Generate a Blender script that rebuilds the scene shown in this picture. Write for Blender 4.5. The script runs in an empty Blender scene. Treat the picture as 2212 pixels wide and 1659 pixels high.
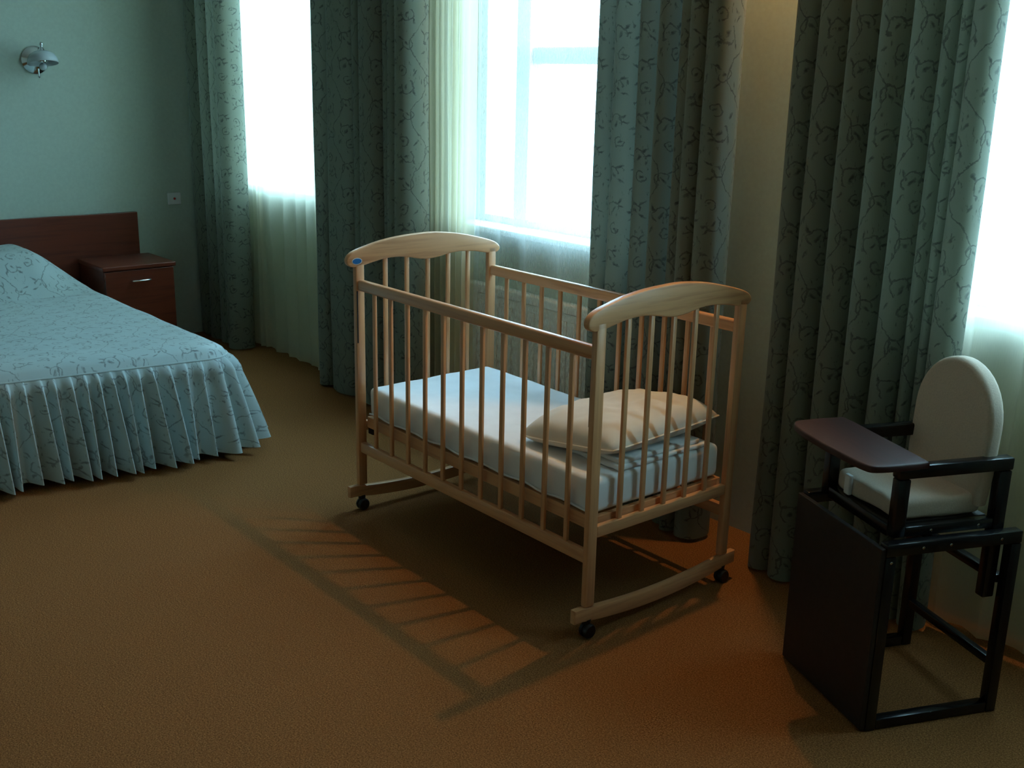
import bpy, bmesh, math, random
from mathutils import Vector, Matrix, noise
random.seed(7)
SC = bpy.context.scene
COL = SC.collection
PI = math.pi

# ------------------------------------------------------------------ camera
F_PX, CAM_H = 2339.343, 1.58957
YAW, PITCH, ROLL = -0.860982, 0.274049, -0.022652
def camera():
    cy, sy, cp, sp = math.cos(YAW), math.sin(YAW), math.cos(PITCH), math.sin(PITCH)
    f = Vector((sy*cp, cy*cp, -sp)); r = Vector((cy, -sy, 0)); d = f.cross(r)
    cr, sr = math.cos(ROLL), math.sin(ROLL)
    R = cr*r + sr*d; D = -sr*r + cr*d
    cd = bpy.data.cameras.new('camera'); co = bpy.data.objects.new('camera', cd); COL.objects.link(co)
    m = Matrix((R, -D, -f)).transposed().to_4x4(); m.translation = (0, 0, CAM_H)
    co.matrix_world = m
    cd.sensor_width = 36; cd.sensor_fit = 'HORIZONTAL'; cd.lens = F_PX/2212*36
    cd.clip_start = 0.05; cd.clip_end = 200
    SC.camera = co
camera()

# ------------------------------------------------------------------ light and exposure
SKY_COL, SKY_STR = (0.42, 0.74, 1.06), 17.0
LAMP_COL, LAMP_W = (1.0, 0.55, 0.21), 42.0
SC.view_settings.view_transform = 'Standard'
SC.view_settings.look = 'None'
SC.view_settings.gamma = 1.0
SC.view_settings.use_curve_mapping = False
SC.view_settings.exposure = 0.0
SC.cycles.max_bounces = 6
SC.cycles.diffuse_bounces = 4
SC.cycles.glossy_bounces = 2
SC.cycles.caustics_reflective = False
SC.cycles.caustics_refractive = False
SC.cycles.use_light_tree = False
SC.cycles.adaptive_threshold = 0.03
W = bpy.data.worlds.new('overcast_sky'); SC.world = W; W.use_nodes = True
bg = W.node_tree.nodes['Background']
bg.inputs['Color'].default_value = (*SKY_COL, 1); bg.inputs['Strength'].default_value = SKY_STR

# window openings in the long wall (x0, x1), sill and head heights
WINS = [(-6.10, -4.90), (-3.98, -2.72), (-1.66, -0.36)]
SILL_Z, HEAD_Z, WALL_Y, WALL_T = 0.93, 2.90, 3.08, 0.20
CEIL_Z = 3.08
for i, (a, b) in enumerate(WINS):                   # sampling portals for the sky (they give off no light)
    ld = bpy.data.lights.new('sky_portal', 'AREA'); ld.shape = 'RECTANGLE'
    ld.size = b-a; ld.size_y = HEAD_Z-SILL_Z; ld.cycles.is_portal = True
    lo = bpy.data.objects.new('sky_portal', ld); COL.objects.link(lo)
    lo.location = ((a+b)/2, WALL_Y+WALL_T+0.01, (SILL_Z+HEAD_Z)/2)
    lo.rotation_euler = (-PI/2, 0, 0)

# ------------------------------------------------------------------ materials
class NT:
    def __init__(s, name):
        s.m = bpy.data.materials.new(name); s.m.use_nodes = True
        s.t = s.m.node_tree; s.t.nodes.clear()
        s.out = s.t.nodes.new('ShaderNodeOutputMaterial')
    def n(s, typ, **kw):
        x = s.t.nodes.new(typ)
        for k, v in kw.items():
            if k.startswith('i_'):
                x.inputs[k[2:].replace('_', ' ')].default_value = v
            else:
                setattr(x, k, v)
        return x
    def l(s, a, b): s.t.links.new(a, b)
    def math(s, op, a, b=None, c=None):
        x = s.t.nodes.new('ShaderNodeMath'); x.operation = op
        for i, v in enumerate((a, b, c)):
            if v is None: continue
            if isinstance(v, (int, float)): x.inputs[i].default_value = v
            else: s.l(v, x.inputs[i])
        return x.outputs[0]
    def mix(s, fac, a, b):
        x = s.t.nodes.new('ShaderNodeMix'); x.data_type = 'RGBA'
        for sock, v in ((x.inputs[0], fac), (x.inputs[6], a), (x.inputs[7], b)):
            if isinstance(v, (int, float)): sock.default_value = v
            elif isinstance(v, tuple): sock.default_value = (*v, 1) if len(v) == 3 else v
            else: s.l(v, sock)
        return x.outputs[2]
    def bsdf(s, col, rough=.5, **kw):
        b = s.t.nodes.new('ShaderNodeBsdfPrincipled')
        if isinstance(col, tuple): b.inputs['Base Color'].default_value = (*col, 1)
        else: s.l(col, b.inputs['Base Color'])
        b.inputs['Roughness'].default_value = rough
        for k, v in kw.items(): b.inputs[k.replace('_', ' ')].default_value = v
        return b
    def bump(s, h, strength, dist, b):
        x = s.t.nodes.new('ShaderNodeBump'); x.inputs['Strength'].default_value = strength; x.inputs['Distance'].default_value = dist
        s.l(h, x.inputs['Height']); s.l(x.outputs[0], b.inputs['Normal'])
    def done(s, b): s.l(b.outputs[0], s.out.inputs[0]); return s.m
    def coord(s, which='Object'): return s.t.nodes.new('ShaderNodeTexCoord').outputs[which]
    def mapping(s, v, scale=(1, 1, 1), loc=(0, 0, 0), rot=(0, 0, 0), typ='POINT'):
        x = s.t.nodes.new('ShaderNodeMapping'); x.vector_type = typ
        x.inputs['Scale'].default_value = scale; x.inputs['Location'].default_value = loc; x.inputs['Rotation'].default_value = rot
        s.l(v, x.inputs['Vector']); return x.outputs[0]
    def noise(s, v, scale, detail=3, rough=.5):
        x = s.t.nodes.new('ShaderNodeTexNoise'); x.inputs['Scale'].default_value = scale
        x.inputs['Detail'].default_value = detail; x.inputs['Roughness'].default_value = rough
        if v is not None: s.l(v, x.inputs['Vector'])
        return x.outputs[0]
    def ramp(s, f, stops):
        x = s.t.nodes.new('ShaderNodeValToRGB'); e = x.color_ramp.elements
        while len(e) < len(stops): e.new(.5)
        for el, (p, c) in zip(e, stops): el.position = p; el.color = (*c, 1)
        s.l(f, x.inputs[0]); return x.outputs[0]

def m_plain(name, col, rough=.5, var=.06, scale=30, bump=0, **kw):
    t = NT(name); v = t.coord(); f = t.noise(v, scale)
    dark = tuple(c*(1-var) for c in col); light = tuple(min(1, c*(1+var)) for c in col)
    c = t.ramp(f, [(.3, dark), (.7, light)])
    b = t.bsdf(c, rough, **kw)
    if bump > .2: t.bump(f, bump, .002, b)
    return t.done(b)

def m_wood(name, light, dark, axis, rough=.38, scale=1.0, coat=.25):
    t = NT(name); v = t.coord()
    sc = [55*scale]*3; sc[axis] = 2.6*scale
    oi = t.t.nodes.new('ShaderNodeObjectInfo')
    add = t.t.nodes.new('ShaderNodeVectorMath'); add.operation = 'ADD'
    t.l(v, add.inputs[0]); t.l(oi.outputs['Location'], add.inputs[1])
    mv = t.mapping(add.outputs[0], tuple(sc))
    f = t.noise(mv, 1.0, 5, .6)
    f2 = t.noise(t.mapping(add.outputs[0], tuple(s*.22 for s in sc)), 1.0, 2)
    c = t.ramp(f, [(.28, dark), (.5, light), (.75, tuple(min(1, x*1.12) for x in light))])
    c2 = t.mix(t.math('MULTIPLY', f2, .5), c, tuple(x*.8 for x in light))
    b = t.bsdf(c2, rough); b.inputs['Coat Weight'].default_value = coat; b.inputs['Coat Roughness'].default_value = .25
    return t.done(b)

def vine_factor(t, uv):
    """scrolling vine ornament: a wavy stem with curls and feathery leaves, repeated over the cloth (uv in metres)"""
    TW, TH = .21, .30
    def vm(op, a, b=None, c=None):
        q = t.t.nodes.new('ShaderNodeVectorMath'); q.operation = op
        for k, v in enumerate((a, b, c)):
            if v is None: continue
            if isinstance(v, tuple): q.inputs[k].default_value = v
            else: t.l(v, q.inputs[k])
        return q.outputs['Value'] if op == 'LENGTH' else q.outputs[0]
    nz = t.t.nodes.new('ShaderNodeTexNoise'); nz.inputs['Scale'].default_value = 17; nz.inputs['Detail'].default_value = 4; nz.inputs['Roughness'].default_value = .62
    t.l(uv, nz.inputs['Vector'])
    wv = vm('MULTIPLY_ADD', vm('SUBTRACT', nz.outputs['Color'], (.5, .5, .5)), (.046, .046, 0), uv)
    sp = t.t.nodes.new('ShaderNodeSeparateXYZ'); t.l(wv, sp.inputs[0])
    us = t.math('DIVIDE', sp.outputs[0], TW); col = t.math('FLOOR', us); fu = t.math('FRACT', us)
    par = t.math('MULTIPLY', t.math('FLOORED_MODULO', col, 2.0), .37)
    fv = t.math('FRACT', t.math('ADD', t.math('DIVIDE', sp.outputs[1], TH), par))
    x = t.math('MULTIPLY', t.math('SUBTRACT', fu, .5), TW); y = t.math('MULTIPLY', t.math('SUBTRACT', fv, .5), TH)
    s = t.math('MULTIPLY', t.math('SINE', t.math('MULTIPLY', fv, 2*PI)), .040)
    stem = t.math('COMPARE', x, s, .0025)
    sg = t.math('SUBTRACT', t.math('MULTIPLY', t.math('GREATER_THAN', y, 0.0), 2.0), 1.0)      # the tile repeats itself turned half round
    cb = t.t.nodes.new('ShaderNodeCombineXYZ'); t.l(t.math('MULTIPLY', x, sg), cb.inputs[0]); t.l(t.math('MULTIPLY', y, sg), cb.inputs[1]); p = cb.outputs[0]
    res = stem
    for cx, cyy, R, rot, k in [(.052, .098, .027, .4, -.6), (-.051, .080, .024, 3.6, -.5), (.072, .033, .019, 2.2, -.75)]:
        mv = t.mapping(p, (R, R, 1), (cx, cyy, 0), (0, 0, rot), 'TEXTURE')
        q = t.t.nodes.new('ShaderNodeSeparateXYZ'); t.l(mv, q.inputs[0])
        res = t.math('MAXIMUM', res, t.math('MULTIPLY', t.math('COMPARE', vm('LENGTH', mv), 1.0, .0026/R), t.math('GREATER_THAN', q.outputs[1], k)))
    d = None
    for cx, cyy, a, b, rot in [(.054, .098, .015, .0066, .9), (.080, .122, .019, .0052, .5), (.086, .104, .019, .0048, .1), (.024, .124, .018, .0054, 1.9),
                               (-.055, .082, .014, .0066, 2.4), (-.084, .102, .019, .0048, 2.7), (-.077, .053, .018, .0052, 3.6), (.075, .031, .011, .0056, .3), (.018, .044, .016, .0050, .9)]:
        L = vm('LENGTH', t.mapping(p, (a, b, 1), (cx, cyy, 0), (0, 0, rot), 'TEXTURE'))
        d = L if d is None else t.math('MINIMUM', d, L)
    return t.math('MAXIMUM', t.math('MULTIPLY', res, .75), t.math('SUBTRACT', 1.0, t.math('SMOOTHSTEP' if False else 'MINIMUM', t.math('MULTIPLY', d, d), 1.0)))

def m_vine_cloth(name, base, ink, transl, inkfac=.8, rough=.62):
    t = NT(name); uv = t.coord('UV')
    f = vine_factor(t, uv)
    weave = t.noise(t.mapping(uv, (900, 240, 1)), 1.0, 1)
    base2 = t.mix(t.math('MULTIPLY', weave, .35), base, tuple(c*.7 for c in base))
    blotch = t.noise(uv, 9, 2)
    base3 = t.mix(t.math('MULTIPLY', blotch, .25), base2, (base[0]*.95, base[1]*.86, base[2]*.74))
    mottle = t.noise(uv, 38, 3, .7)                       # the print is uneven, with fine feathery flecks between the scrolls
    fl = t.noise(t.mapping(uv, (95, 38, 1), rot=(0, 0, .5)), 1.0, 2)
    fleck = t.math('MULTIPLY', t.math('MULTIPLY', t.math('SUBTRACT', fl, .60), 7.0), t.math('GREATER_THAN', blotch, .50))
    f = t.math('MULTIPLY', f, t.math('MINIMUM', t.math('MULTIPLY', mottle, 1.7), 1.0))
    f = t.math('MAXIMUM', f, t.math('MINIMUM', t.math('MAXIMUM', fleck, 0.0), .7))
    c = t.mix(t.math('MULTIPLY', f, inkfac), base3, ink)
    b = t.bsdf(c, rough); b.inputs['Sheen Weight'].default_value = .15; b.inputs['Specular IOR Level'].default_value = .35
    if not transl: return t.done(b)
    tr = t.n('ShaderNodeBsdfTranslucent'); t.l(c, tr.inputs[0])
    mx = t.n('ShaderNodeMixShader'); mx.inputs[0].default_value = transl
    t.l(b.outputs[0], mx.inputs[1]); t.l(tr.outputs[0], mx.inputs[2])
    return t.done(mx)

def m_sheer(name, col, transp):
    t = NT(name); uv = t.coord('UV')
    w = t.noise(t.mapping(uv, (700, 30, 1)), 1.0, 2)
    tp = t.n('ShaderNodeBsdfTransparent'); tp.inputs[0].default_value = (1, 1, .98, 1)
    tl = t.n('ShaderNodeBsdfTranslucent'); tl.inputs[0].default_value = (*col, 1)
    df = t.n('ShaderNodeBsdfDiffuse'); df.inputs[0].default_value = (*col, 1)
    m1 = t.n('ShaderNodeMixShader'); m1.inputs[0].default_value = .35; t.l(tl.outputs[0], m1.inputs[1]); t.l(df.outputs[0], m1.inputs[2])
    lw = t.n('ShaderNodeLayerWeight'); lw.inputs[0].default_value = .35
    k = t.math('SUBTRACT', t.math('ADD', transp-.06, t.math('MULTIPLY', w, .12)), t.math('MULTIPLY', lw.outputs['Facing'], transp*.06))
    m2 = t.n('ShaderNodeMixShader'); t.l(t.math('MAXIMUM', k, .04), m2.inputs[0]); t.l(m1.outputs[0], m2.inputs[1]); t.l(tp.outputs[0], m2.inputs[2])
    return t.done(m2)

def m_glass(name):
    t = NT(name)
    tp = t.n('ShaderNodeBsdfTransparent'); tp.inputs[0].default_value = (.93, .97, .96, 1)
    gl = t.n('ShaderNodeBsdfGlossy'); gl.inputs['Roughness'].default_value = .02
    m = t.n('ShaderNodeMixShader'); m.inputs[0].default_value = .04; t.l(tp.outputs[0], m.inputs[1]); t.l(gl.outputs[0], m.inputs[2])
    return t.done(m)

def m_carpet():
    t = NT('carpet'); v = t.coord()
    f1 = t.noise(v, 230, 2, .75); f2 = t.noise(v, 3.2, 3); f3 = t.noise(v, 520, 2, .7)
    c = t.ramp(t.math('ADD', t.math('MULTIPLY', f1, .6), t.math('MULTIPLY', f3, .4)), [(.38, (.10, .042, .012)), (.5, (.26, .108, .032)), (.62, (.46, .21, .080))])
    c2 = t.mix(t.math('MULTIPLY', f2, .3), c, (.20, .085, .027))
    b = t.bsdf(c2, .95); b.inputs['Specular IOR Level'].default_value = .1
    t.bump(f3, .45, .003, b)
    return t.done(b)

M = {}
M['carpet'] = m_carpet()
M['wall'] = m_plain('wallpaper', (.49, .56, .47), .85, .04, 60, .15)
M['ceiling'] = m_plain('ceiling_paint', (.58, .58, .54), .9, .02)
M['white'] = m_plain('white_lacquer', (.80, .82, .80), .35, .02)
M['glass'] = m_glass('window_glass')
M['curtain'] = m_vine_cloth('curtain_cloth', (.200, .220, .165), (.026, .029, .025), .16, .88)
M['spread'] = m_vine_cloth('bedspread_cloth', (.46, .55, .53), (.10, .10, .095), 0, .85, .5)
M['sheer'] = m_sheer('sheer_voile', (.87, .79, .58), .32)
M['thin_sheer'] = m_sheer('thin_sheer_voile', (.88, .85, .74), .72)
PINE, PINED = (.76, .385, .175), (.52, .22, .085)
M['pine_x'] = m_wood('pine_lengthwise', PINE, PINED, 0)
M['pine_y'] = m_wood('pine_crosswise', PINE, PINED, 1)
M['pine_z'] = m_wood('pine_upright', PINE, PINED, 2)
MAH, MAHD = (.16, .030, .012), (.075, .012, .006)
M['mah_x'] = m_wood('mahogany_lengthwise', MAH, MAHD, 0, .35)
M['mah_y'] = m_wood('mahogany_crosswise', MAH, MAHD, 1, .35)
M['linen'] = m_plain('white_linen', (.86, .86, .85), .85, .03, 14, .25)
M['pillow'] = m_plain('cream_pillow_cotton', (.78, .73, .64), .85, .03, 14, .25)
M['black_wood'] = m_plain('black_stained_wood', (.010, .009, .009), .22, .3, 20)
M['panel'] = m_plain('dark_board', (.020, .013, .010), .55, .25, 40)
M['tray'] = m_wood('dark_brown_tray', (.050, .012, .009), (.024, .007, .005), 0, .55, .6, .0)
M['beige'] = m_plain('beige_upholstery', (.62, .50, .39), .8, .06, 220, .3)
M['rubber'] = m_plain('black_rubber', (.008, .008, .008), .45, .2)
M['chrome'] = m_plain('chrome', (.75, .77, .78), .12, .03, 30, 0, Metallic=1.0)
M['blue'] = m_plain('blue_print', (.01, .16, .45), .35, .1)
M['red'] = m_plain('red_light', (.5, .03, .02), .4, .1)
M['frost'] = m_plain('frosted_glass', (.50, .55, .56), .25, .02)
M['ground'] = m_plain('asphalt_yard', (.20, .20, .19), .9, .1, 2)
M['groove'] = m_plain('dark_groove', (.010, .008, .006), .7, .1)

# ------------------------------------------------------------------ mesh helpers
def tag(o, label=None, cat=None, group=None, kind=None):
    if label: o['label'] = label
    if cat: o['category'] = cat
    if group: o['group'] = group
    if kind: o['kind'] = kind
    return o
def empty(name, loc=(0, 0, 0), rz=0.0, label=None, cat=None, group=None, kind=None):
    o = bpy.data.objects.new(name, None); COL.objects.link(o)
    o.empty_display_size = .1; o.location = loc; o.rotation_euler = (0, 0, rz)
    return tag(o, label, cat, group, kind)
def obj(name, bm, mat, parent=None, loc=(0, 0, 0), smooth=False, angle=40):
    me = bpy.data.meshes.new(name)
    if smooth:
        for f in bm.faces: f.smooth = True
        if angle < 180:
            for e in bm.edges:
                if len(e.link_faces) == 2 and e.calc_face_angle(0) > math.radians(angle): e.smooth = False
    bm.to_mesh(me); bm.free(); me.materials.append(M[mat])
    o = bpy.data.objects.new(name, me); COL.objects.link(o); o.location = loc
    if parent: o.parent = parent
    return o
def copy(o, parent=None, loc=None):
    c = o.copy(); COL.objects.link(c); c.parent = parent
    if loc is not None: c.location = loc
    return c
def box(x0, x1, y0, y1, z0, z1, bev=0.0, seg=2, bm=None):
    b = bmesh.new()
    bmesh.ops.create_cube(b, size=1)
    bmesh.ops.scale(b, vec=(x1-x0, y1-y0, z1-z0), verts=b.verts)
    bmesh.ops.translate(b, vec=((x0+x1)/2, (y0+y1)/2, (z0+z1)/2), verts=b.verts)
    if bev: bmesh.ops.bevel(b, geom=list(b.edges), offset=bev, segments=seg, profile=.5, affect='EDGES')
    if bm is None: return b
    join(bm, b); return bm
def join(bm, b):
    me = bpy.data.meshes.new('tmp'); b.to_mesh(me); b.free(); bm.from_mesh(me); bpy.data.meshes.remove(me)
def prism(pts, axis, a0, a1, bev=0.0, seg=2):
    """outline pts (2D) extruded along axis between a0 and a1. axis 0: pts are (y,z); 1: (x,z); 2: (x,y)"""
    b = bmesh.new()
    def P(p, a): return {0: (a, p[0], p[1]), 1: (p[0], a, p[1]), 2: (p[0], p[1], a)}[axis]
    v0 = [b.verts.new(P(p, a0)) for p in pts]; v1 = [b.verts.new(P(p, a1)) for p in pts]
    n = len(pts); f0 = b.faces.new(v0); f1 = b.faces.new(v1[::-1])
    for i in range(n): b.faces.new((v0[i], v1[i], v1[(i+1) % n], v0[(i+1) % n]))
    bmesh.ops.recalc_face_normals(b, faces=b.faces)
    if bev:
        es = [e for e in b.edges if f0 in e.link_faces or f1 in e.link_faces]
        bmesh.ops.bevel(b, geom=es, offset=bev, segments=seg, profile=.5, affect='EDGES')
    return b
def lathe(prof, seg=24, axis=2):
    """profile of (r, h) spun about an axis"""
    b = bmesh.new(); rings = []
    for r, h in prof:
        ring = []
        for k in range(seg):
            a = 2*PI*k/seg; c = (r*math.cos(a), r*math.sin(a), h)
            if axis == 0: c = (h, r*math.cos(a), r*math.sin(a))
            if axis == 1: c = (r*math.cos(a), h, r*math.sin(a))
            ring.append(b.verts.new(c))
        rings.append(ring)
    for i in range(len(rings)-1):
        for k in range(seg):
            b.faces.new((rings[i][k], rings[i][(k+1) % seg], rings[i+1][(k+1) % seg], rings[i+1][k]))
    if prof[0][0] > 1e-6: b.faces.new(rings[0][::-1])
    if prof[-1][0] > 1e-6: b.faces.new(rings[-1])
    bmesh.ops.remove_doubles(b, verts=b.verts, dist=1e-6)
    bmesh.ops.recalc_face_normals(b, faces=b.faces)
    return b
def tube(pts, r, seg=10):
    b = bmesh.new(); P = [Vector(p) for p in pts]; rings = []
    for i, p in enumerate(P):
        d = (P[min(i+1, len(P)-1)]-P[max(i-1, 0)]).normalized()
        u = d.orthogonal().normalized() if i == 0 else (u - d*u.dot(d)).normalized()
        w = d.cross(u); rr = r[i] if isinstance(r, (list, tuple)) else r
        rings.append([b.verts.new(p+u*rr*math.cos(2*PI*k/seg)+w*rr*math.sin(2*PI*k/seg)) for k in range(seg)])
    for i in range(len(P)-1):
        for k in range(seg): b.faces.new((rings[i][k], rings[i][(k+1) % seg], rings[i+1][(k+1) % seg], rings[i+1][k]))
    b.faces.new(rings[0][::-1]); b.faces.new(rings[-1])
    bmesh.ops.recalc_face_normals(b, faces=b.faces)
    return b
def smoothstep(a, b, x):
    t = max(0, min(1, (x-a)/(b-a))); return t*t*(3-2*t)
def spline(pts, n, closed=False):
    """Catmull-Rom through 2D points"""
    out = []; N = len(pts); segs = N if closed else N-1
    for i in range(segs):
        g = (lambda k: pts[k % N]) if closed else (lambda k: pts[max(0, min(N-1, k))])
        p0, p1, p2, p3 = g(i-1), g(i), g(i+1), g(i+2)
        for k in range(n):
            t = k/n
            out.append(tuple(.5*((2*b)+(-a+c)*t+(2*a-5*b+4*c-d)*t*t+(-a+3*b-3*c+d)*t**3) for a, b, c, d in zip(p0, p1, p2, p3)))
    if not closed: out.append(tuple(pts[-1]))
    return out

# ------------------------------------------------------------------ the room
LX, RX, BY = -6.39, 1.9, -2.6            # left wall, right wall, wall behind the camera
YO = WALL_Y+WALL_T
tag(obj('floor', box(LX, RX, BY, YO, -.12, 0), 'carpet'), 'brown short-pile carpet over the whole floor', kind='structure')
tag(obj('ceiling', box(LX-.2, RX+.2, BY-.2, YO, CEIL_Z, CEIL_Z+.15), 'ceiling'), 'plain white ceiling', kind='structure')
tag(obj('wall_left', box(LX-.2, LX, BY, YO, -.12, CEIL_Z), 'wall'), 'pale green papered wall behind the bed', kind='structure')
tag(obj('wall_right', box(RX, RX+.2, BY, YO, -.12, CEIL_Z), 'wall'), 'pale green papered wall behind the camera', kind='structure')
tag(obj('wall_back', box(LX-.2, RX+.2, BY-.2, BY, -.12, CEIL_Z), 'wall'), 'pale green papered wall behind the camera', kind='structure')
bm = bmesh.new()
xs = [LX]+[v for w in WINS for v in w]+[RX]
for i in range(0, len(xs), 2): box(xs[i], xs[i+1], WALL_Y, YO, -.12, CEIL_Z, bm=bm)
for a, b in WINS:
    box(a, b, WALL_Y, YO, -.12, SILL_Z, bm=bm); box(a, b, WALL_Y, YO, HEAD_Z, CEIL_Z, bm=bm)
tag(obj('wall_window', bm, 'wall'), 'pale green papered wall with three tall windows', kind='structure')

def window(n, a, b, mull, transom):
    t = empty('window_%d' % n, (0, 0, 0), kind='structure')
    y0, y1 = WALL_Y+.10, WALL_Y+.17; fw = .06
    bm = bmesh.new()
    for args in ((a, a+fw, SILL_Z, HEAD_Z), (b-fw, b, SILL_Z, HEAD_Z), (a+fw, b-fw, SILL_Z, SILL_Z+fw), (a+fw, b-fw, HEAD_Z-fw, HEAD_Z)):
        box(args[0], args[1], y0, y1, args[2], args[3], .006, bm=bm)
    obj('window_frame', bm, 'white', t)
    obj('mullion', box(mull-.045, mull+.045, y0-.015, y1, SILL_Z+fw, HEAD_Z-fw, .006), 'white', t)
    cells = [(a+fw, mull-.045, SILL_Z+fw, HEAD_Z-fw)]
    if transom:
        obj('transom', box(mull+.045, b-fw, y0, y1, transom-.035, transom+.035, .006), 'white', t)
        cells += [(mull+.045, b-fw, SILL_Z+fw, transom-.035), (mull+.045, b-fw, transom+.035, HEAD_Z-fw)]
        obj('window_handle', box(b-fw+.012, b-fw+.035, y0-.045, y0-.022, 1.45, 1.60, .006), 'white', t)
    else:
        cells.append((mull+.045, b-fw, SILL_Z+fw, HEAD_Z-fw))
    for c in cells: obj('pane', box(c[0], c[1], y0+.03, y0+.036, c[2], c[3]), 'glass', t)
    obj('window_sill', box(a-.05, b+.05, WALL_Y-.045, y0+.005, SILL_Z, SILL_Z+.028, .008), 'white', t)
window(1, *WINS[0], -5.15, None)
window(2, *WINS[1], -3.66, 1.69)
window(3, *WINS[2], -1.0, None)
tag(obj('ground', box(-60, 40, YO+.4, 90, -4.2, -4.0), 'ground'), 'grey yard outside the windows', kind='structure')

# radiator under the middle window
rad = empty('radiator', (-3.42, 3.047, 0), 0, 'white panel radiator under the middle window sill behind the sheer', 'radiator')
obj('panel', box(-.55, .55, -.02, .026, .14, .66, .01), 'white', rad)
obj('top_grille', box(-.55, .55, -.026, .030, .662, .70, .006), 'white', rad)
for k in range(22):
    if k == 0: rib0 = obj('rib', box(-.014, .014, -.028, -.0195, .17, .63, .003), 'white', rad, (-.525, 0, 0))
    else: copy(rib0, rad, (-.525+k*.05, 0, 0))
obj('pipe', tube([(.50, 0, .15), (.50, 0, .002)], .01), 'white', rad)

# ------------------------------------------------------------------ curtains
def cloth_mesh(plan, z0, z1, nz, wob=.006, flare=.0, seed=0, zs=None):
    """plan: list of (x,y) along the track; hung between z0 and z1; uv in metres"""
    b = bmesh.new(); uvl = b.loops.layers.uv.new('UVMap')
    us = [0.0]
    for i in range(1, len(plan)): us.append(us[-1]+math.dist(plan[i], plan[i-1]))
    rows = []; xc = sum(p[0] for p in plan)/len(plan); yc = sum(p[1] for p in plan)/len(plan)
    for j in range(nz+1):
        t = j/nz; z = z1+(z0-z1)*t; row = []
        for i, (x, y) in enumerate(plan):
            k = 1+flare*t
            dx = wob*noise.noise((x*9+seed, z*1.3, 3.1))*(.3+t); dy = wob*1.4*noise.noise((x*7+seed, z*1.1, 9.7))*(.3+t)
            hem = .008*noise.noise((x*11, seed, 1.7)) if j == nz else 0
            row.append(b.verts.new((xc+(x-xc)*(1+flare*.1*t)+dx, yc+(y-yc)*k+dy, z+hem)))
        rows.append(row)
    for j in range(nz):
        for i in range(len(plan)-1):
            f = b.faces.new((rows[j][i], rows[j+1][i], rows[j+1][i+1], rows[j][i+1])); f.smooth = True
            for lp, (jj, ii) in zip(f.loops, ((j, i), (j+1, i), (j+1, i+1), (j, i+1))):
                lp[uvl].uv = (us[ii]+seed*.37, rows[jj][ii].co.z)
    return b
def folds(creases, depths, yb, n=14, skew=0.0, left_ret=True, right_ret=True):
    pts = []
    if left_ret: pts += [(creases[0]+.012, yb+.03), (creases[0]+.003, yb+.012)]
    for i in range(len(creases)-1):
        a, b = creases[i], creases[i+1]; d = depths[i]
        for k in range(n):
            t = k/n
            s = math.sin(PI*t**(1+skew))
            pts.append((a+(b-a)*(t-.13*math.sin(2*PI*t)), yb-1.25*d*abs(s)**.8))
    pts.append((creases[-1], yb))
    if right_ret: pts += [(creases[-1]-.004, yb+.014), (creases[-1]-.014, yb+.034)]
    return pts
def curtain(name, label, creases, depths, yb, seed, z0=.012, skew=0.0, rr=True):
    t = empty(name, ((creases[0]+creases[-1])/2, yb, 0), 0, label, 'curtain', 'patterned drapes')
    bm = cloth_mesh(folds(creases, depths, yb, skew=skew, right_ret=rr), z0, 2.96, 36, seed=seed, flare=.10)
    bmesh.ops.translate(bm, vec=(-t.location[0], -yb, 0), verts=bm.verts)
    obj('drape', bm, 'curtain', t)
    bm = cloth_mesh([(x, y-.004) for x, y in folds(creases, [d*.9 for d in depths], yb, skew=skew, right_ret=rr)], 2.90, 2.975, 2, wob=.001, seed=seed)
    bmesh.ops.translate(bm, vec=(-t.location[0], -yb, 0), verts=bm.verts)
    obj('heading_tape', bm, 'curtain', t)
    return t
C1 = [-6.375, -6.22, -6.065, -5.916, -5.789]
C2 = [-4.900, -4.777, -4.549, -4.472, -4.305, -4.241, -4.149, -4.016]
C3 = [-2.895, -2.809, -2.692, -2.605, -2.526, -2.465, -2.392, -2.296]
C4 = [-2.056, -1.972, -1.872, -1.772, -1.679, -1.592, -1.550, -1.515, -1.437]
curtain('patterned_curtain', 'green vine-patterned curtain in the corner beside the nightstand', C1, [.04, .045, .05, .075], 2.90, 1.0)
curtain('patterned_curtain', 'wide green vine-patterned curtain behind the left end of the crib', C2, [.05, .055, .04, .06, .03, .05, .075], 2.90, 2.0)
curtain('patterned_curtain', 'green vine-patterned curtain behind the right end of the crib', C3, [.05, .06, .055, .055, .035, .06, .065], 2.90, 3.0)
curtain('patterned_curtain', 'green vine-patterned curtain behind the high chair, beside the rightmost window', C4, [.055, .065, .065, .065, .06, .04, .03, .045], 2.90, 4.0)

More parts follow.
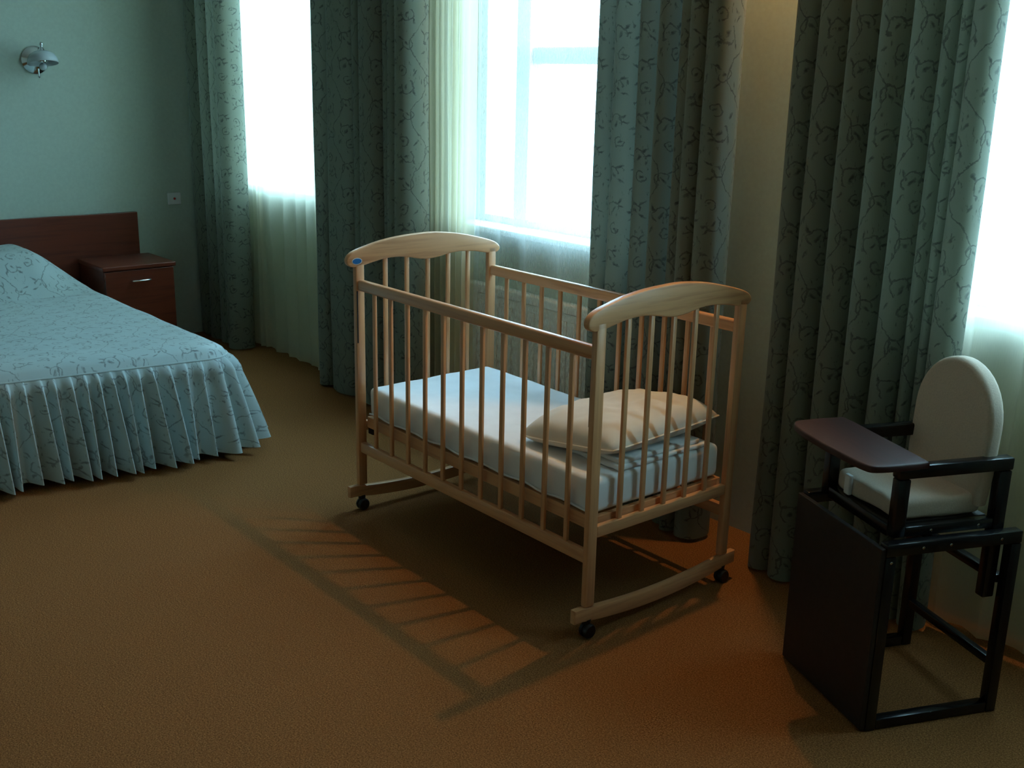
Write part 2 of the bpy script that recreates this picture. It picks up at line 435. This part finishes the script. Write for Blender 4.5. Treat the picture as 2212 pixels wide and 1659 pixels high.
def sheer(label, spans, yb, seed, z0=.02, mat='sheer'):
    """spans: (x0, x1, fold width, depth)"""
    pts = []; rnd = random.Random(seed)
    for x0, x1, w, d in spans:
        x = x0
        while x < x1-1e-4:
            ww = min(w*rnd.uniform(.6, 1.5), x1-x); dd = d*rnd.uniform(.5, 1.3)
            for k in range(8):
                t = k/8; pts.append((x+ww*t+.15*ww*math.sin(2*PI*t)*rnd.uniform(.8, 1.0), yb-dd*math.sin(PI*t)**1.3))
            x += ww
    pts.append((spans[-1][1], yb))
    t = empty('sheer_curtain', ((pts[0][0]+pts[-1][0])/2, yb, 0), 0, label, 'curtain', 'sheer curtains')
    bm = cloth_mesh(pts, z0, 2.96, 26, wob=.012, seed=seed, flare=.15)
    bmesh.ops.translate(bm, vec=(-t.location[0], -yb, 0), verts=bm.verts)
    obj('voile', bm, mat, t)
    bm = bmesh.new()
    bm = cloth_mesh([(x, y-.003) for x, y in pts], 2.90, 2.97, 1, wob=0, seed=seed)
    bmesh.ops.translate(bm, vec=(-t.location[0], -yb, 0), verts=bm.verts)
    obj('heading_tape', bm, mat, t)
sheer('cream sheer curtain over the leftmost window', [(-6.30, -5.70, .10, .025), (-5.70, -4.60, .14, .025)], 2.992, 11)
sheer('cream sheer curtain bunched at the left side of the middle window', [(-4.20, -3.76, .055, .040)], 2.995, 12)
sheer('thin white sheer curtain across the middle window behind the crib', [(-3.75, -2.62, .16, .020)], 2.992, 14, mat='thin_sheer')
sheer('cream sheer curtain over the rightmost window behind the high chair', [(-1.74, -.30, .12, .025)], 2.992, 13)
rail = empty('curtain_rail', (-2.2, 2.93, 2.98), 0, 'white double curtain rail above the three windows', 'rail')
for yy in (-.03, .045): obj('track', box(-4.15, 2.6, yy-.012, yy+.012, 0, .03, .004), 'white', rail)
for k in range(8): obj('bracket', box(-4.0+k*.92, -3.97+k*.92, -.05, .15, .03, .045, .003), 'white', rail)

# ------------------------------------------------------------------ wall lamps
def wall_lamp(name, label, loc, rz, lit=False):
    """local +x points out of the wall"""
    t = empty(name, loc, rz, label, 'lamp')
    obj('back_plate', lathe([(.074, 0), (.074, .008), (.064, .018), (.030, .030), (.014, .040), (0, .041)], 28, 0), 'chrome', t, smooth=True)
    obj('arm', tube([(.035, 0, 0), (.07, 0, .002), (.10, 0, .014), (.118, 0, .036), (.125, 0, .05)], .008), 'chrome', t, smooth=True)
    obj('finial', lathe([(.024, .040), (.020, .048), (.012, .060), (.007, .070), (.006, .074), (.010, .080), (.010, .086), (.005, .093), (0, .095)], 18), 'chrome', t, (.125, 0, 0), smooth=True)
    sh = lathe([(.018, .045), (.040, .043), (.062, .030), (.076, .006), (.080, -.018), (.077, -.018), (.072, .006), (.058, .026), (.038, .038), (.018, .040)], 32)
    s = obj('lamp_shade', sh, 'frost', t, (.125, 0, 0), smooth=True, angle=180)
    s.rotation_euler = (0, -.22, 0)
    obj('socket', lathe([(.016, .042), (.022, .03), (.024, -.006), (.020, -.012), (0, -.014)], 18), 'chrome', t, (.125, 0, 0), smooth=True)
    obj('pull_switch', tube([(.045, 0, -.045), (.047, 0, -.075), (.047, 0, -.082), (.047, 0, -.088), (.047, 0, -.094)], [.0045, .0035, .0035, .007, .003]), 'chrome', t, smooth=True)
    b = bmesh.new(); bmesh.ops.create_uvsphere(b, u_segments=16, v_segments=10, radius=.020)
    obj('bulb', b, 'frost', t, (.125, 0, -.034), smooth=True)
    if lit:
        ld = bpy.data.lights.new('lamp_light', 'POINT'); ld.energy = LAMP_W; ld.color = LAMP_COL; ld.shadow_soft_size = .022
        lo = bpy.data.objects.new('lamp_light', ld); COL.objects.link(lo); lo.parent = t; lo.location = (.125, 0, -.09)
    return t
wall_lamp('wall_lamp', 'small chrome wall lamp with frosted glass shade on the wall above the bed', (LX, 2.005, 1.635), 0)
wall_lamp('wall_lamp', 'lit chrome wall lamp high on the wall pier between the middle and right windows', (-2.17, WALL_Y, 2.68), -PI/2, True)

so = empty('wall_socket', (LX, 2.745, .848), 0, 'small white wall socket with a red dot beside the corner curtain', 'socket')
obj('cover_plate', box(0, .010, -.042, .042, -.036, .036, .005), 'white', so)
obj('indicator', lathe([(.007, 0), (.007, .0125), (.005, .0135), (0, .0135)], 14, 0), 'red', so)

# ------------------------------------------------------------------ nightstand
ns = empty('nightstand', (-6.16, 2.335, 0), 0, 'mahogany nightstand with one chrome-handled front beside the bed', 'nightstand')
obj('carcass', box(-.185, .180, -.20, .20, .05, .515, .002), 'mah_y', ns)
obj('top_board', box(-.185, .205, -.212, .212, .516, .54, .004), 'mah_y', ns)
obj('plinth', box(-.18, .15, -.19, .19, 0, .05), 'mah_y', ns)
dr = obj('door', box(.181, .199, -.198, .198, .055, .512, .003), 'mah_y', ns)
obj('handle', tube([(.199, -.055, .453), (.219, -.05, .453), (.226, -.03, .453), (.229, 0, .453), (.226, .03, .453), (.219, .05, .453), (.199, .055, .453)], .006), 'chrome', dr, smooth=True)

# ------------------------------------------------------------------ bed
BX0, BYF, BYN = -6.345, 2.03, .30          # head x, far side y, near side y
SEAM_Z, TOP_Z, RC = .425, .475, .13
bed = empty('double_bed', ((BX0-4.2)/2, (BYF+BYN)/2, 0), 0, 'double bed with a mahogany headboard against the left wall', 'bed')
bl = Vector(bed.location)
obj('headboard', box(LX+.004-bl.x, LX+.034-bl.x, -.15-bl.y, 2.50-bl.y, .02, .785, .003), 'mah_y', bed)
obj('bed_base', box(BX0+.01-bl.x, -4.42-bl.x, BYN+.06-bl.y, BYF-.10-bl.y, .10, .24, .01), 'mah_x', bed)
obj('mattress', box(BX0+.01-bl.x, -4.40-bl.x, BYN+.05-bl.y, BYF-.09-bl.y, .242, .405, .04, 3), 'linen', bed)
for k, (lx, ly) in enumerate(((-6.25, BYF-.18), (-6.25, BYN+.15), (-4.55, BYF-.18), (-4.55, BYN+.15))):
    obj('leg', box(lx-.03-bl.x, lx+.03-bl.x, ly-.03-bl.y, ly+.03-bl.y, 0, .10, .004), 'mah_x', bed)
FX = -4.165
def skew(x, y): return x-.135*(BYF-y)*smoothstep(BX0, FX, x)
def spread_top():
    b = bmesh.new(); uvl = b.loops.layers.uv.new('UVMap'); nx, ny = 120, 96; rows = []
    def edge_d(x, y):                       # distance to the rounded outline (foot corners only)
        dx, d1, d2 = FX-x, BYF-y, y-BYN
        dm = min(d1, d2)
        if dx < RC and dm < RC: return RC-math.hypot(RC-dx, RC-dm)
        return min(dx, dm)
    for i in range(nx+1):
        row = []
        u = i/nx; u = 1-(1-u)**1.5 if False else u
        for j in range(ny+1):
            x = BX0+(FX-BX0)*u; y = BYN+(BYF-BYN)*j/ny
            # map the square corners onto the rounded outline
            px = (x-(FX-RC))/RC; yc = BYF-RC if y > (BYF+BYN)/2 else BYN+RC; sg = 1 if y > (BYF+BYN)/2 else -1
            py = sg*(y-yc)/RC
            if px > 0 and py > 0:
                qx, qy = px*math.sqrt(1-py*py/2), py*math.sqrt(1-px*px/2)
                x = FX-RC+qx*RC; y = yc+sg*qy*RC
            d = max(0, edge_d(x, y)); r = .11
            e = max(0, (r-d)/r); z = TOP_Z-(TOP_Z-SEAM_Z)*(1-math.sqrt(max(0, 1-e*e)))
            # pillows under the spread at the head end
            px_ = smoothstep(-5.66, -5.98, x)*(.55+.45*smoothstep(-6.345, -6.22, x))
            py_ = smoothstep(2.05, 1.72, y)*smoothstep(.28, .70, y)*(1-.20*math.exp(-((y-1.165)/.06)**2))
            z += .195*px_*py_
            crease = .012*math.exp(-((x+5.66)/.035)**2)*smoothstep(2.03, 1.8, y)
            z += -crease + .006*noise.noise((x*4, y*4, .3)) + .004*noise.noise((x*11, y*11, 1.3))*(d > .02)
            row.append(b.verts.new((skew(x, y), y, z)))
        rows.append(row)
    for i in range(nx):
        for j in range(ny):
            f = b.faces.new((rows[i][j], rows[i+1][j], rows[i+1][j+1], rows[i][j+1])); f.smooth = True
            for lp in f.loops: lp[uvl].uv = (lp.vert.co.y*1.0, lp.vert.co.x*1.0)
    return b
def outline():
    """far side (head to foot), round the far corner, foot, near corner, near side"""
    p = []; n = 200
    def seg(a, b, n):
        for k in range(n): p.append((a[0]+(b[0]-a[0])*k/n, a[1]+(b[1]-a[1])*k/n))
    seg((BX0, BYF), (FX-RC, BYF), 360)
    for k in range(60): a = PI/2*(1-k/60); p.append((FX-RC+RC*math.cos(a), BYF-RC+RC*math.sin(a)))
    seg((FX, BYF-RC), (FX, BYN+RC), 420)
    for k in range(60): a = -PI/2*k/60; p.append((FX-RC+RC*math.cos(a), BYN+RC+RC*math.sin(a)))
    seg((FX-RC, BYN), (BX0, BYN), 200); p.append((BX0, BYN))
    return p
def spread_skirt():
    b = bmesh.new(); uvl = b.loops.layers.uv.new('UVMap'); P = outline(); n = len(P)
    nrm = []
    for i in range(n):
        a, c = P[max(0, i-1)], P[min(n-1, i+1)]; dx, dy = c[0]-a[0], c[1]-a[1]; L = math.hypot(dx, dy) or 1
        nrm.append((-dy/L, dx/L))
    s = [0.0]
    for i in range(1, n): s.append(s[-1]+math.dist(P[i], P[i-1]))
    rnd = random.Random(5); edges = [0.0]
    while edges[-1] < s[-1]: edges.append(edges[-1]+rnd.uniform(.046, .072))
    amps = [rnd.uniform(.55, 1.25) for _ in edges]; lean = [rnd.uniform(-.02, .02) for _ in edges]
    nz = 14; rows = []; k = 0
    prof = []
    for i in range(n):
        while edges[k+1] < s[i]: k += 1
        t = (s[i]-edges[k])/(edges[k+1]-edges[k])
        # far edge of the pleat rises sharply, then rolls back towards the next one
        prof.append((k, smoothstep(0, .10, t)*(1-.98*smoothstep(.12, .75, t))))
    for j in range(nz+1):
        t = j/nz; row = []
        for i in range(n):
            kk, pr = prof[i]
            z = SEAM_Z+.002+(.035-SEAM_Z)*t
            puff = .016*math.sin(PI*min(1, t*6))*(1-t)
            off = -.002+puff+.062*t**.9+pr*amps[kk]*(.018+.085*t**.7)*min(1, t*8)
            if P[i][1] > BYF-.01: off *= 1-.75*smoothstep(-5.45, -5.75, P[i][0])     # tucked in beside the nightstand
            x, y = P[i][0]+nrm[i][0]*off, P[i][1]+nrm[i][1]*off
            tx, ty = nrm[i][1], -nrm[i][0]; ln = lean[kk]*t*pr
            xx = skew(min(x, FX), y)+max(0, x-FX)
            hem = .012*noise.noise((s[i]*6, 2.2, 0))*t
            row.append(b.verts.new((xx+tx*ln, y+ty*ln, z+hem)))
        rows.append(row)
    for j in range(nz):
        for i in range(n-1):
            f = b.faces.new((rows[j][i], rows[j][i+1], rows[j+1][i+1], rows[j+1][i])); f.smooth = True
            for lp, (jj, ii) in zip(f.loops, ((j, i), (j, i+1), (j+1, i+1), (j+1, i))): lp[uvl].uv = (s[ii]*1.5, -jj/nz*.42)
    return b
sp = empty('bedspread', (bl.x, bl.y, 0), 0, 'pale green vine-patterned bedspread with a pleated skirt covering the bed', 'bedspread')
for nm, bm in (('quilted_top', spread_top()), ('pleated_skirt', spread_skirt())):
    bmesh.ops.translate(bm, vec=(-bl.x, -bl.y, 0), verts=bm.verts); obj(nm, bm, 'spread', sp)
P = outline()
b = tube([(skew(x, y)-bl.x, y-bl.y, SEAM_Z+.001) for x, y in P[::4]], .0045, 6)
obj('seam_piping', b, 'spread', sp, smooth=True)

# ------------------------------------------------------------------ crib
CL, CW = 1.24, .6076
crib = empty('baby_crib', (-3.28733, 2.08559, 0), -.01112, 'pale pine baby crib with slatted sides and arched end boards, on rockers with castors', 'crib')
TOPB = [(-.054, .957), (-.045, .975), (-.02, .99), (.03, 1.004), (.09, 1.018), (.17, 1.029), (.26, 1.034), (.33, 1.034), (.42, 1.025), (.50, 1.010), (.58, .990), (.625, .974), (.645, .955)]
BOTB = [(.640, .939), (.615, .932), (.575, .936), (.52, .946), (.45, .951), (.395, .947), (.35, .939), (.304, .935), (.258, .939), (.21, .949), (.155, .954), (.10, .951), (.05, .942), (.01, .934), (-.025, .931), (-.047, .940)]
out = spline(TOPB+BOTB, 3, closed=True)
for k, x in enumerate((0, CL)):
    eb = obj('end_board', prism(out, 0, x-.011, x+.011, .005, 3), 'pine_y', crib, smooth=True)
    if k == 0:
        st = obj('sticker', prism([(.0215*math.cos(2*PI*i/24)-.013, .0120*math.sin(2*PI*i/24)+.953) for i in range(24)], 0, .0112, .0118), 'white', eb)
        st2 = obj('sticker_print', prism([(.0185*math.cos(2*PI*i/24)-.013, .0098*math.sin(2*PI*i/24)+.953) for i in range(24)], 0, .0119, .0123), 'blue', eb)
    for y in (0, CW):
        obj('post', box(x-.011, x+.011, y-.018, y+.018, .099, .955, .004), 'pine_z', crib, smooth=True)
# black slide grooves on the posts of the drop side
for x in (.0112, CL-.0112): obj('slide_groove', box(x-.001, x+.001, -.016, -.011, .653, .845), 'groove', crib)
# rails
for y in (0, CW):
    obj('top_rail', box(.0112, CL-.0112, y-.013, y+.013, .846, .886, .008, 3), 'pine_x', crib, smooth=True)
    obj('bottom_rail', box(.0112, CL-.0112, y-.011, y+.011, .232, .272, .004), 'pine_x', crib, smooth=True)
for x in (0, CL):
    obj('end_rail', box(x-.010, x+.010, .0182, CW-.0182, .313, .349, .004), 'pine_y', crib, smooth=True)
# slats
slat0 = obj('slat', box(-.0085, .0085, -.0055, .0055, .268, .85, .003), 'pine_z', crib, (CL/12, 0, 0), smooth=True)
for y in (0, CW):
    for i in range(1, 12):
        if y == 0 and i == 1: continue
        copy(slat0, crib, (CL*i/12, y, 0))
eslat0 = obj('end_slat', box(-.0055, .0055, -.0085, .0085, .345, .955, .003), 'pine_z', crib, (0, .1138, 0), smooth=True)
for x in (0, CL):
    for i in range(5):
        if x == 0 and i == 0: continue
        copy(eslat0, crib, (x, .1138+.095*i, 0))
# mattress base
obj('base_rail', box(.0125, CL-.0125, .019, .037, .325, .368, .003), 'pine_x', crib)
obj('base_rail', box(.0125, CL-.0125, CW-.037, CW-.019, .325, .368, .003), 'pine_x', crib)
obj('base_end_rail', box(.013, .031, .038, CW-.038, .325, .368, .003), 'pine_y', crib)
obj('base_end_rail', box(CL-.031, CL-.013, .038, CW-.038, .325, .368, .003), 'pine_y', crib)
for i in range(9):
    obj('base_slat', box(.09+i*.13-.03, .09+i*.13+.03, .038, CW-.038, .352, .364), 'pine_y', crib)
for x in (.02, CL-.02):
    for y in (.032, CW-.032): obj('support_block', box(x-.009, x+.022 if x < .5 else x+.009, y-.008, y+.008, .300, .325, .002), 'groove', crib)
# rockers and castors
def rocker(x):
    Y = [-.058+(CW+.116)*k/24 for k in range(25)]
    sag = lambda y: math.sin(PI*max(0, min(1, (y+.02)/(CW+.04))))**.8
    top = [(y, .100-.023*sag(y)) for y in Y]; bot = [(y, .057-.027*sag(y)) for y in reversed(Y)]
    return prism(top+bot, 0, x-.012, x+.012, .004)
for x in (0, CL):
    r = obj('rocker', rocker(x), 'pine_y', crib, smooth=True)
    for y in (-.002, CW+.002):
        c = empty('castor'); c.parent = crib; c.location = (x, y, 0)
        bm = lathe([(.010, -.017), (.019, -.0165), (.0225, -.012), (.0225, -.004), (.019, -.002), (.019, .002), (.0225, .004), (.0225, .012), (.019, .0165), (.010, .017)], 22, 0)
        bmesh.ops.translate(bm, vec=(.006, 0, .0225), verts=bm.verts); obj('wheel', bm, 'rubber', c, smooth=True)
        bm = lathe([(.013, .040), (.015, .058)], 14); box(-.003, .003, -.012, .012, .018, .045, .002, bm=bm)
        obj('swivel', bm, 'rubber', c)

def cushion(hx, hy, hz, nx=28, ny=34, e=2.6, seed=0, wr=.006, flat=.35, ears=.0, p=.5):
    """soft pad with closed seam edge; bottom flatter than top"""
    b = bmesh.new(); T, B = [], []
    for i in range(nx+1):
        rt, rb = [], []
        for j in range(ny+1):
            u, v = 2*i/nx-1, 2*j/ny-1
            h = max(0, (1-abs(u)**e)*(1-abs(v)**e))**p
            pin = 1-ears*(1-u*u)*abs(v)**3*.5; pin2 = 1-ears*(1-v*v)*abs(u)**3*.5
            rc = 1-.045*(u*u*v*v)**1.5
            x, y = u*hx*pin2*rc, v*hy*pin*rc
            w = wr*noise.noise((x*13+seed, y*13, seed))+wr*.6*noise.noise((x*30+seed, y*30, seed*2))
            edge = (i in (0, nx)) or (j in (0, ny))
            vt = b.verts.new((x, y, hz*h*(1+0)+w*h)); rt.append(vt)
            rb.append(vt if edge else b.verts.new((x, y, -hz*flat*h)))
        T.append(rt); B.append(rb)
    for i in range(nx):
        for j in range(ny):
            b.faces.new((T[i][j], T[i+1][j], T[i+1][j+1], T[i][j+1]))
            q = (B[i][j], B[i][j+1], B[i+1][j+1], B[i+1][j])
            try: b.faces.new(q)
            except ValueError: pass
    for f in b.faces: f.smooth = True
    return b
def pad(x0, x1, y0, y1, z0, z1, r, seed, wr=.003, cuts=26):
    b = box(x0, x1, y0, y1, z0, z1)
    bmesh.ops.bevel(b, geom=list(b.edges), offset=r, segments=4, profile=.55, affect='EDGES')
    bmesh.ops.triangulate(b, faces=[f for f in b.faces if len(f.verts) > 4])
    big = [e for e in b.edges if e.calc_length() > .08]
    bmesh.ops.subdivide_edges(b, edges=big, cuts=cuts, use_grid_fill=True)
    for v in b.verts:
        w = wr*(noise.noise(v.co*9+Vector((seed, 0, 0)))+.5*noise.noise(v.co*25+Vector((0, seed, 0))))
        v.co += Vector((.6*w, .6*w, w))
    for f in b.faces: f.smooth = True
    return b
AX, AY = crib.location.x, crib.location.y
def in_crib(x, y, z): 
    a = -.01112; return (AX+x*math.cos(a)-y*math.sin(a), AY+x*math.sin(a)+y*math.cos(a), z)
mat = empty('crib_mattress', in_crib(CL/2, CW/2, .370), -.01112, 'white sheeted mattress lying in the crib', 'mattress')
obj('sheeted_pad', pad(-.600, .600, -.282, .282, .001, .112, .022, 3.0), 'linen', mat, smooth=True)
obj('hem', tube([(-.590+1.18*k/40, -.284+.002*math.sin(k*1.3), .012+.003*math.sin(k*.9)) for k in range(41)], .0035, 6), 'linen', mat, smooth=True)
bk = empty('folded_sheet', in_crib(1.10, .33, .483), -.01112, 'white folded sheet tucked under the crib pillow', 'sheet')
obj('lower_layer', pad(-.11, .118, -.20, .20, .0, .016, .007, 5.0, .004, 14), 'linen', bk, smooth=True)
obj('upper_layer', pad(-.10, .112, -.185, .165, .017, .032, .007, 6.0, .005, 14), 'linen', bk, smooth=True)
pw = empty('crib_pillow', in_crib(1.010, .340, .534), -.01112, 'cream rectangular pillow at the right end of the crib', 'pillow')
pc = obj('cushion', cushion(.205, .265, .088, seed=2.0, wr=.010, flat=.48, ears=.02, e=3.4, p=.5), 'pillow', pw)
pc.rotation_euler = (.02, -.13, .05)
hem = []
for k in range(81):
    s = k/80*4; q = int(s) % 4; t = s-int(s)
    u, v = [(-1+2*t, -1), (1, -1+2*t), (1-2*t, 1), (-1, 1-2*t)][q]
    rc = 1-.045*(u*u*v*v)**1.5
    hem.append((u*.205*(1-.01*(1-v*v))*rc, v*.265*(1-.01*(1-u*u))*rc, 0))
hm = obj('edge_seam', tube(hem, .003, 6), 'pillow', pw, smooth=True); hm.rotation_euler = pc.rotation_euler

# ------------------------------------------------------------------ high chair
hc = empty('high_chair', (-1.611, 2.433, 0), math.atan2(-.410, .912), 'black wooden convertible high chair with beige padded seat and brown tray', 'high chair')
XW, YD = .394, .415; S = .031
# box stand underneath
obj('front_panel', box(.002, XW-.002, .002, .016, .006, .508, .002), 'panel', hc)
for x in (0, XW-S):
    for y in (.0165, YD-S): obj('stand_leg', box(x, x+S, y, y+S, .0, .484, .004), 'black_wood', hc, smooth=True)
    obj('stand_foot_rail', box(x+.001, x+S-.001, .048, YD-S-.0005, .0, .030, .004), 'black_wood', hc, smooth=True)
    obj('stand_top_rail', box(x, x+S, .0165, YD, .4845, .518, .004), 'black_wood', hc, smooth=True)
obj('cross_bar', box(S, XW-S, YD-.030, YD-.008, .128, .152, .004), 'black_wood', hc, smooth=True)
obj('cross_bar', box(S, XW-S, YD-.036, YD-.010, .362, .386, .004), 'black_wood', hc, smooth=True)
# chair on top
for x in (.0325, XW-S-.031):
    obj('chair_front_post', box(x, x+.030, .052, .086, .5185, .671, .004), 'black_wood', hc, smooth=True)
    obj('chair_rear_post', box(x, x+.030, .346, .381, .323, .671, .004), 'black_wood', hc, smooth=True)
    obj('arm_rest', box(x-.001, x+.031, .050, .383, .672, .706, .005), 'black_wood', hc, smooth=True)
    obj('seat_side_rail', box(x+.001, x+.029, .0865, .3455, .5185, .545, .004), 'black_wood', hc, smooth=True)
obj('seat_front_rail', box(.0635, .3310, .054, .080, .512, .545, .004), 'black_wood', hc, smooth=True)
obj('seat_board', box(.0635, .3310, .0805, .344, .530, .5445), 'panel', hc)
tr = spline([(.030, .112), (.20, .113), (.370, .112), (.388, .098), (.392, .03), (.388, -.035), (.365, -.057), (.28, -.066), (.17, -.070), (.085, -.066), (.035, -.052), (.016, -.02), (.014, .09)], 4, closed=True)
obj('tray', prism(tr, 2, .7065, .7250, .005, 3), 'tray', hc, smooth=True)
obj('seat_cushion', pad(.067, .328, .075, .330, .546, .600, .018, 8.0, .006, 12), 'beige', hc, smooth=True)
obj('strap', box(.120, .145, .062, .0745, .548, .604, .004), 'linen', hc)
def backrest():
    pts = [(.045, .575)]; xc = .1935; hw = .150; zt = .77
    pts = [(xc-hw*.95, .570), (xc+hw*.95, .570), (xc+hw, .65)]
    for k in range(0, 21):
        a = PI*k/20; pts.append((xc+hw*math.cos(a), zt+.155*math.sin(a)))
    pts.append((xc-hw, .65))
    return prism(pts, 1, .298, .344, .014, 4)
br = obj('backrest', backrest(), 'beige', hc, smooth=True)
for v in br.data.vertices: v.co.y += (v.co.z-.57)*.05
for x, y, z in ((XW+.0003, .12, .502), (XW+.0003, .20, .502), (XW+.0003, .35, .502), (XW-S-.001+.0003, .16, .532), (XW-S-.001+.0003, .30, .532), (XW+.0003, .032, .47)):
    bm = lathe([(.004, 0), (.004, .001), (.0025, .0018), (0, .0018)], 10, 0)
    obj('screw', bm, 'chrome', hc, (x, y, z))
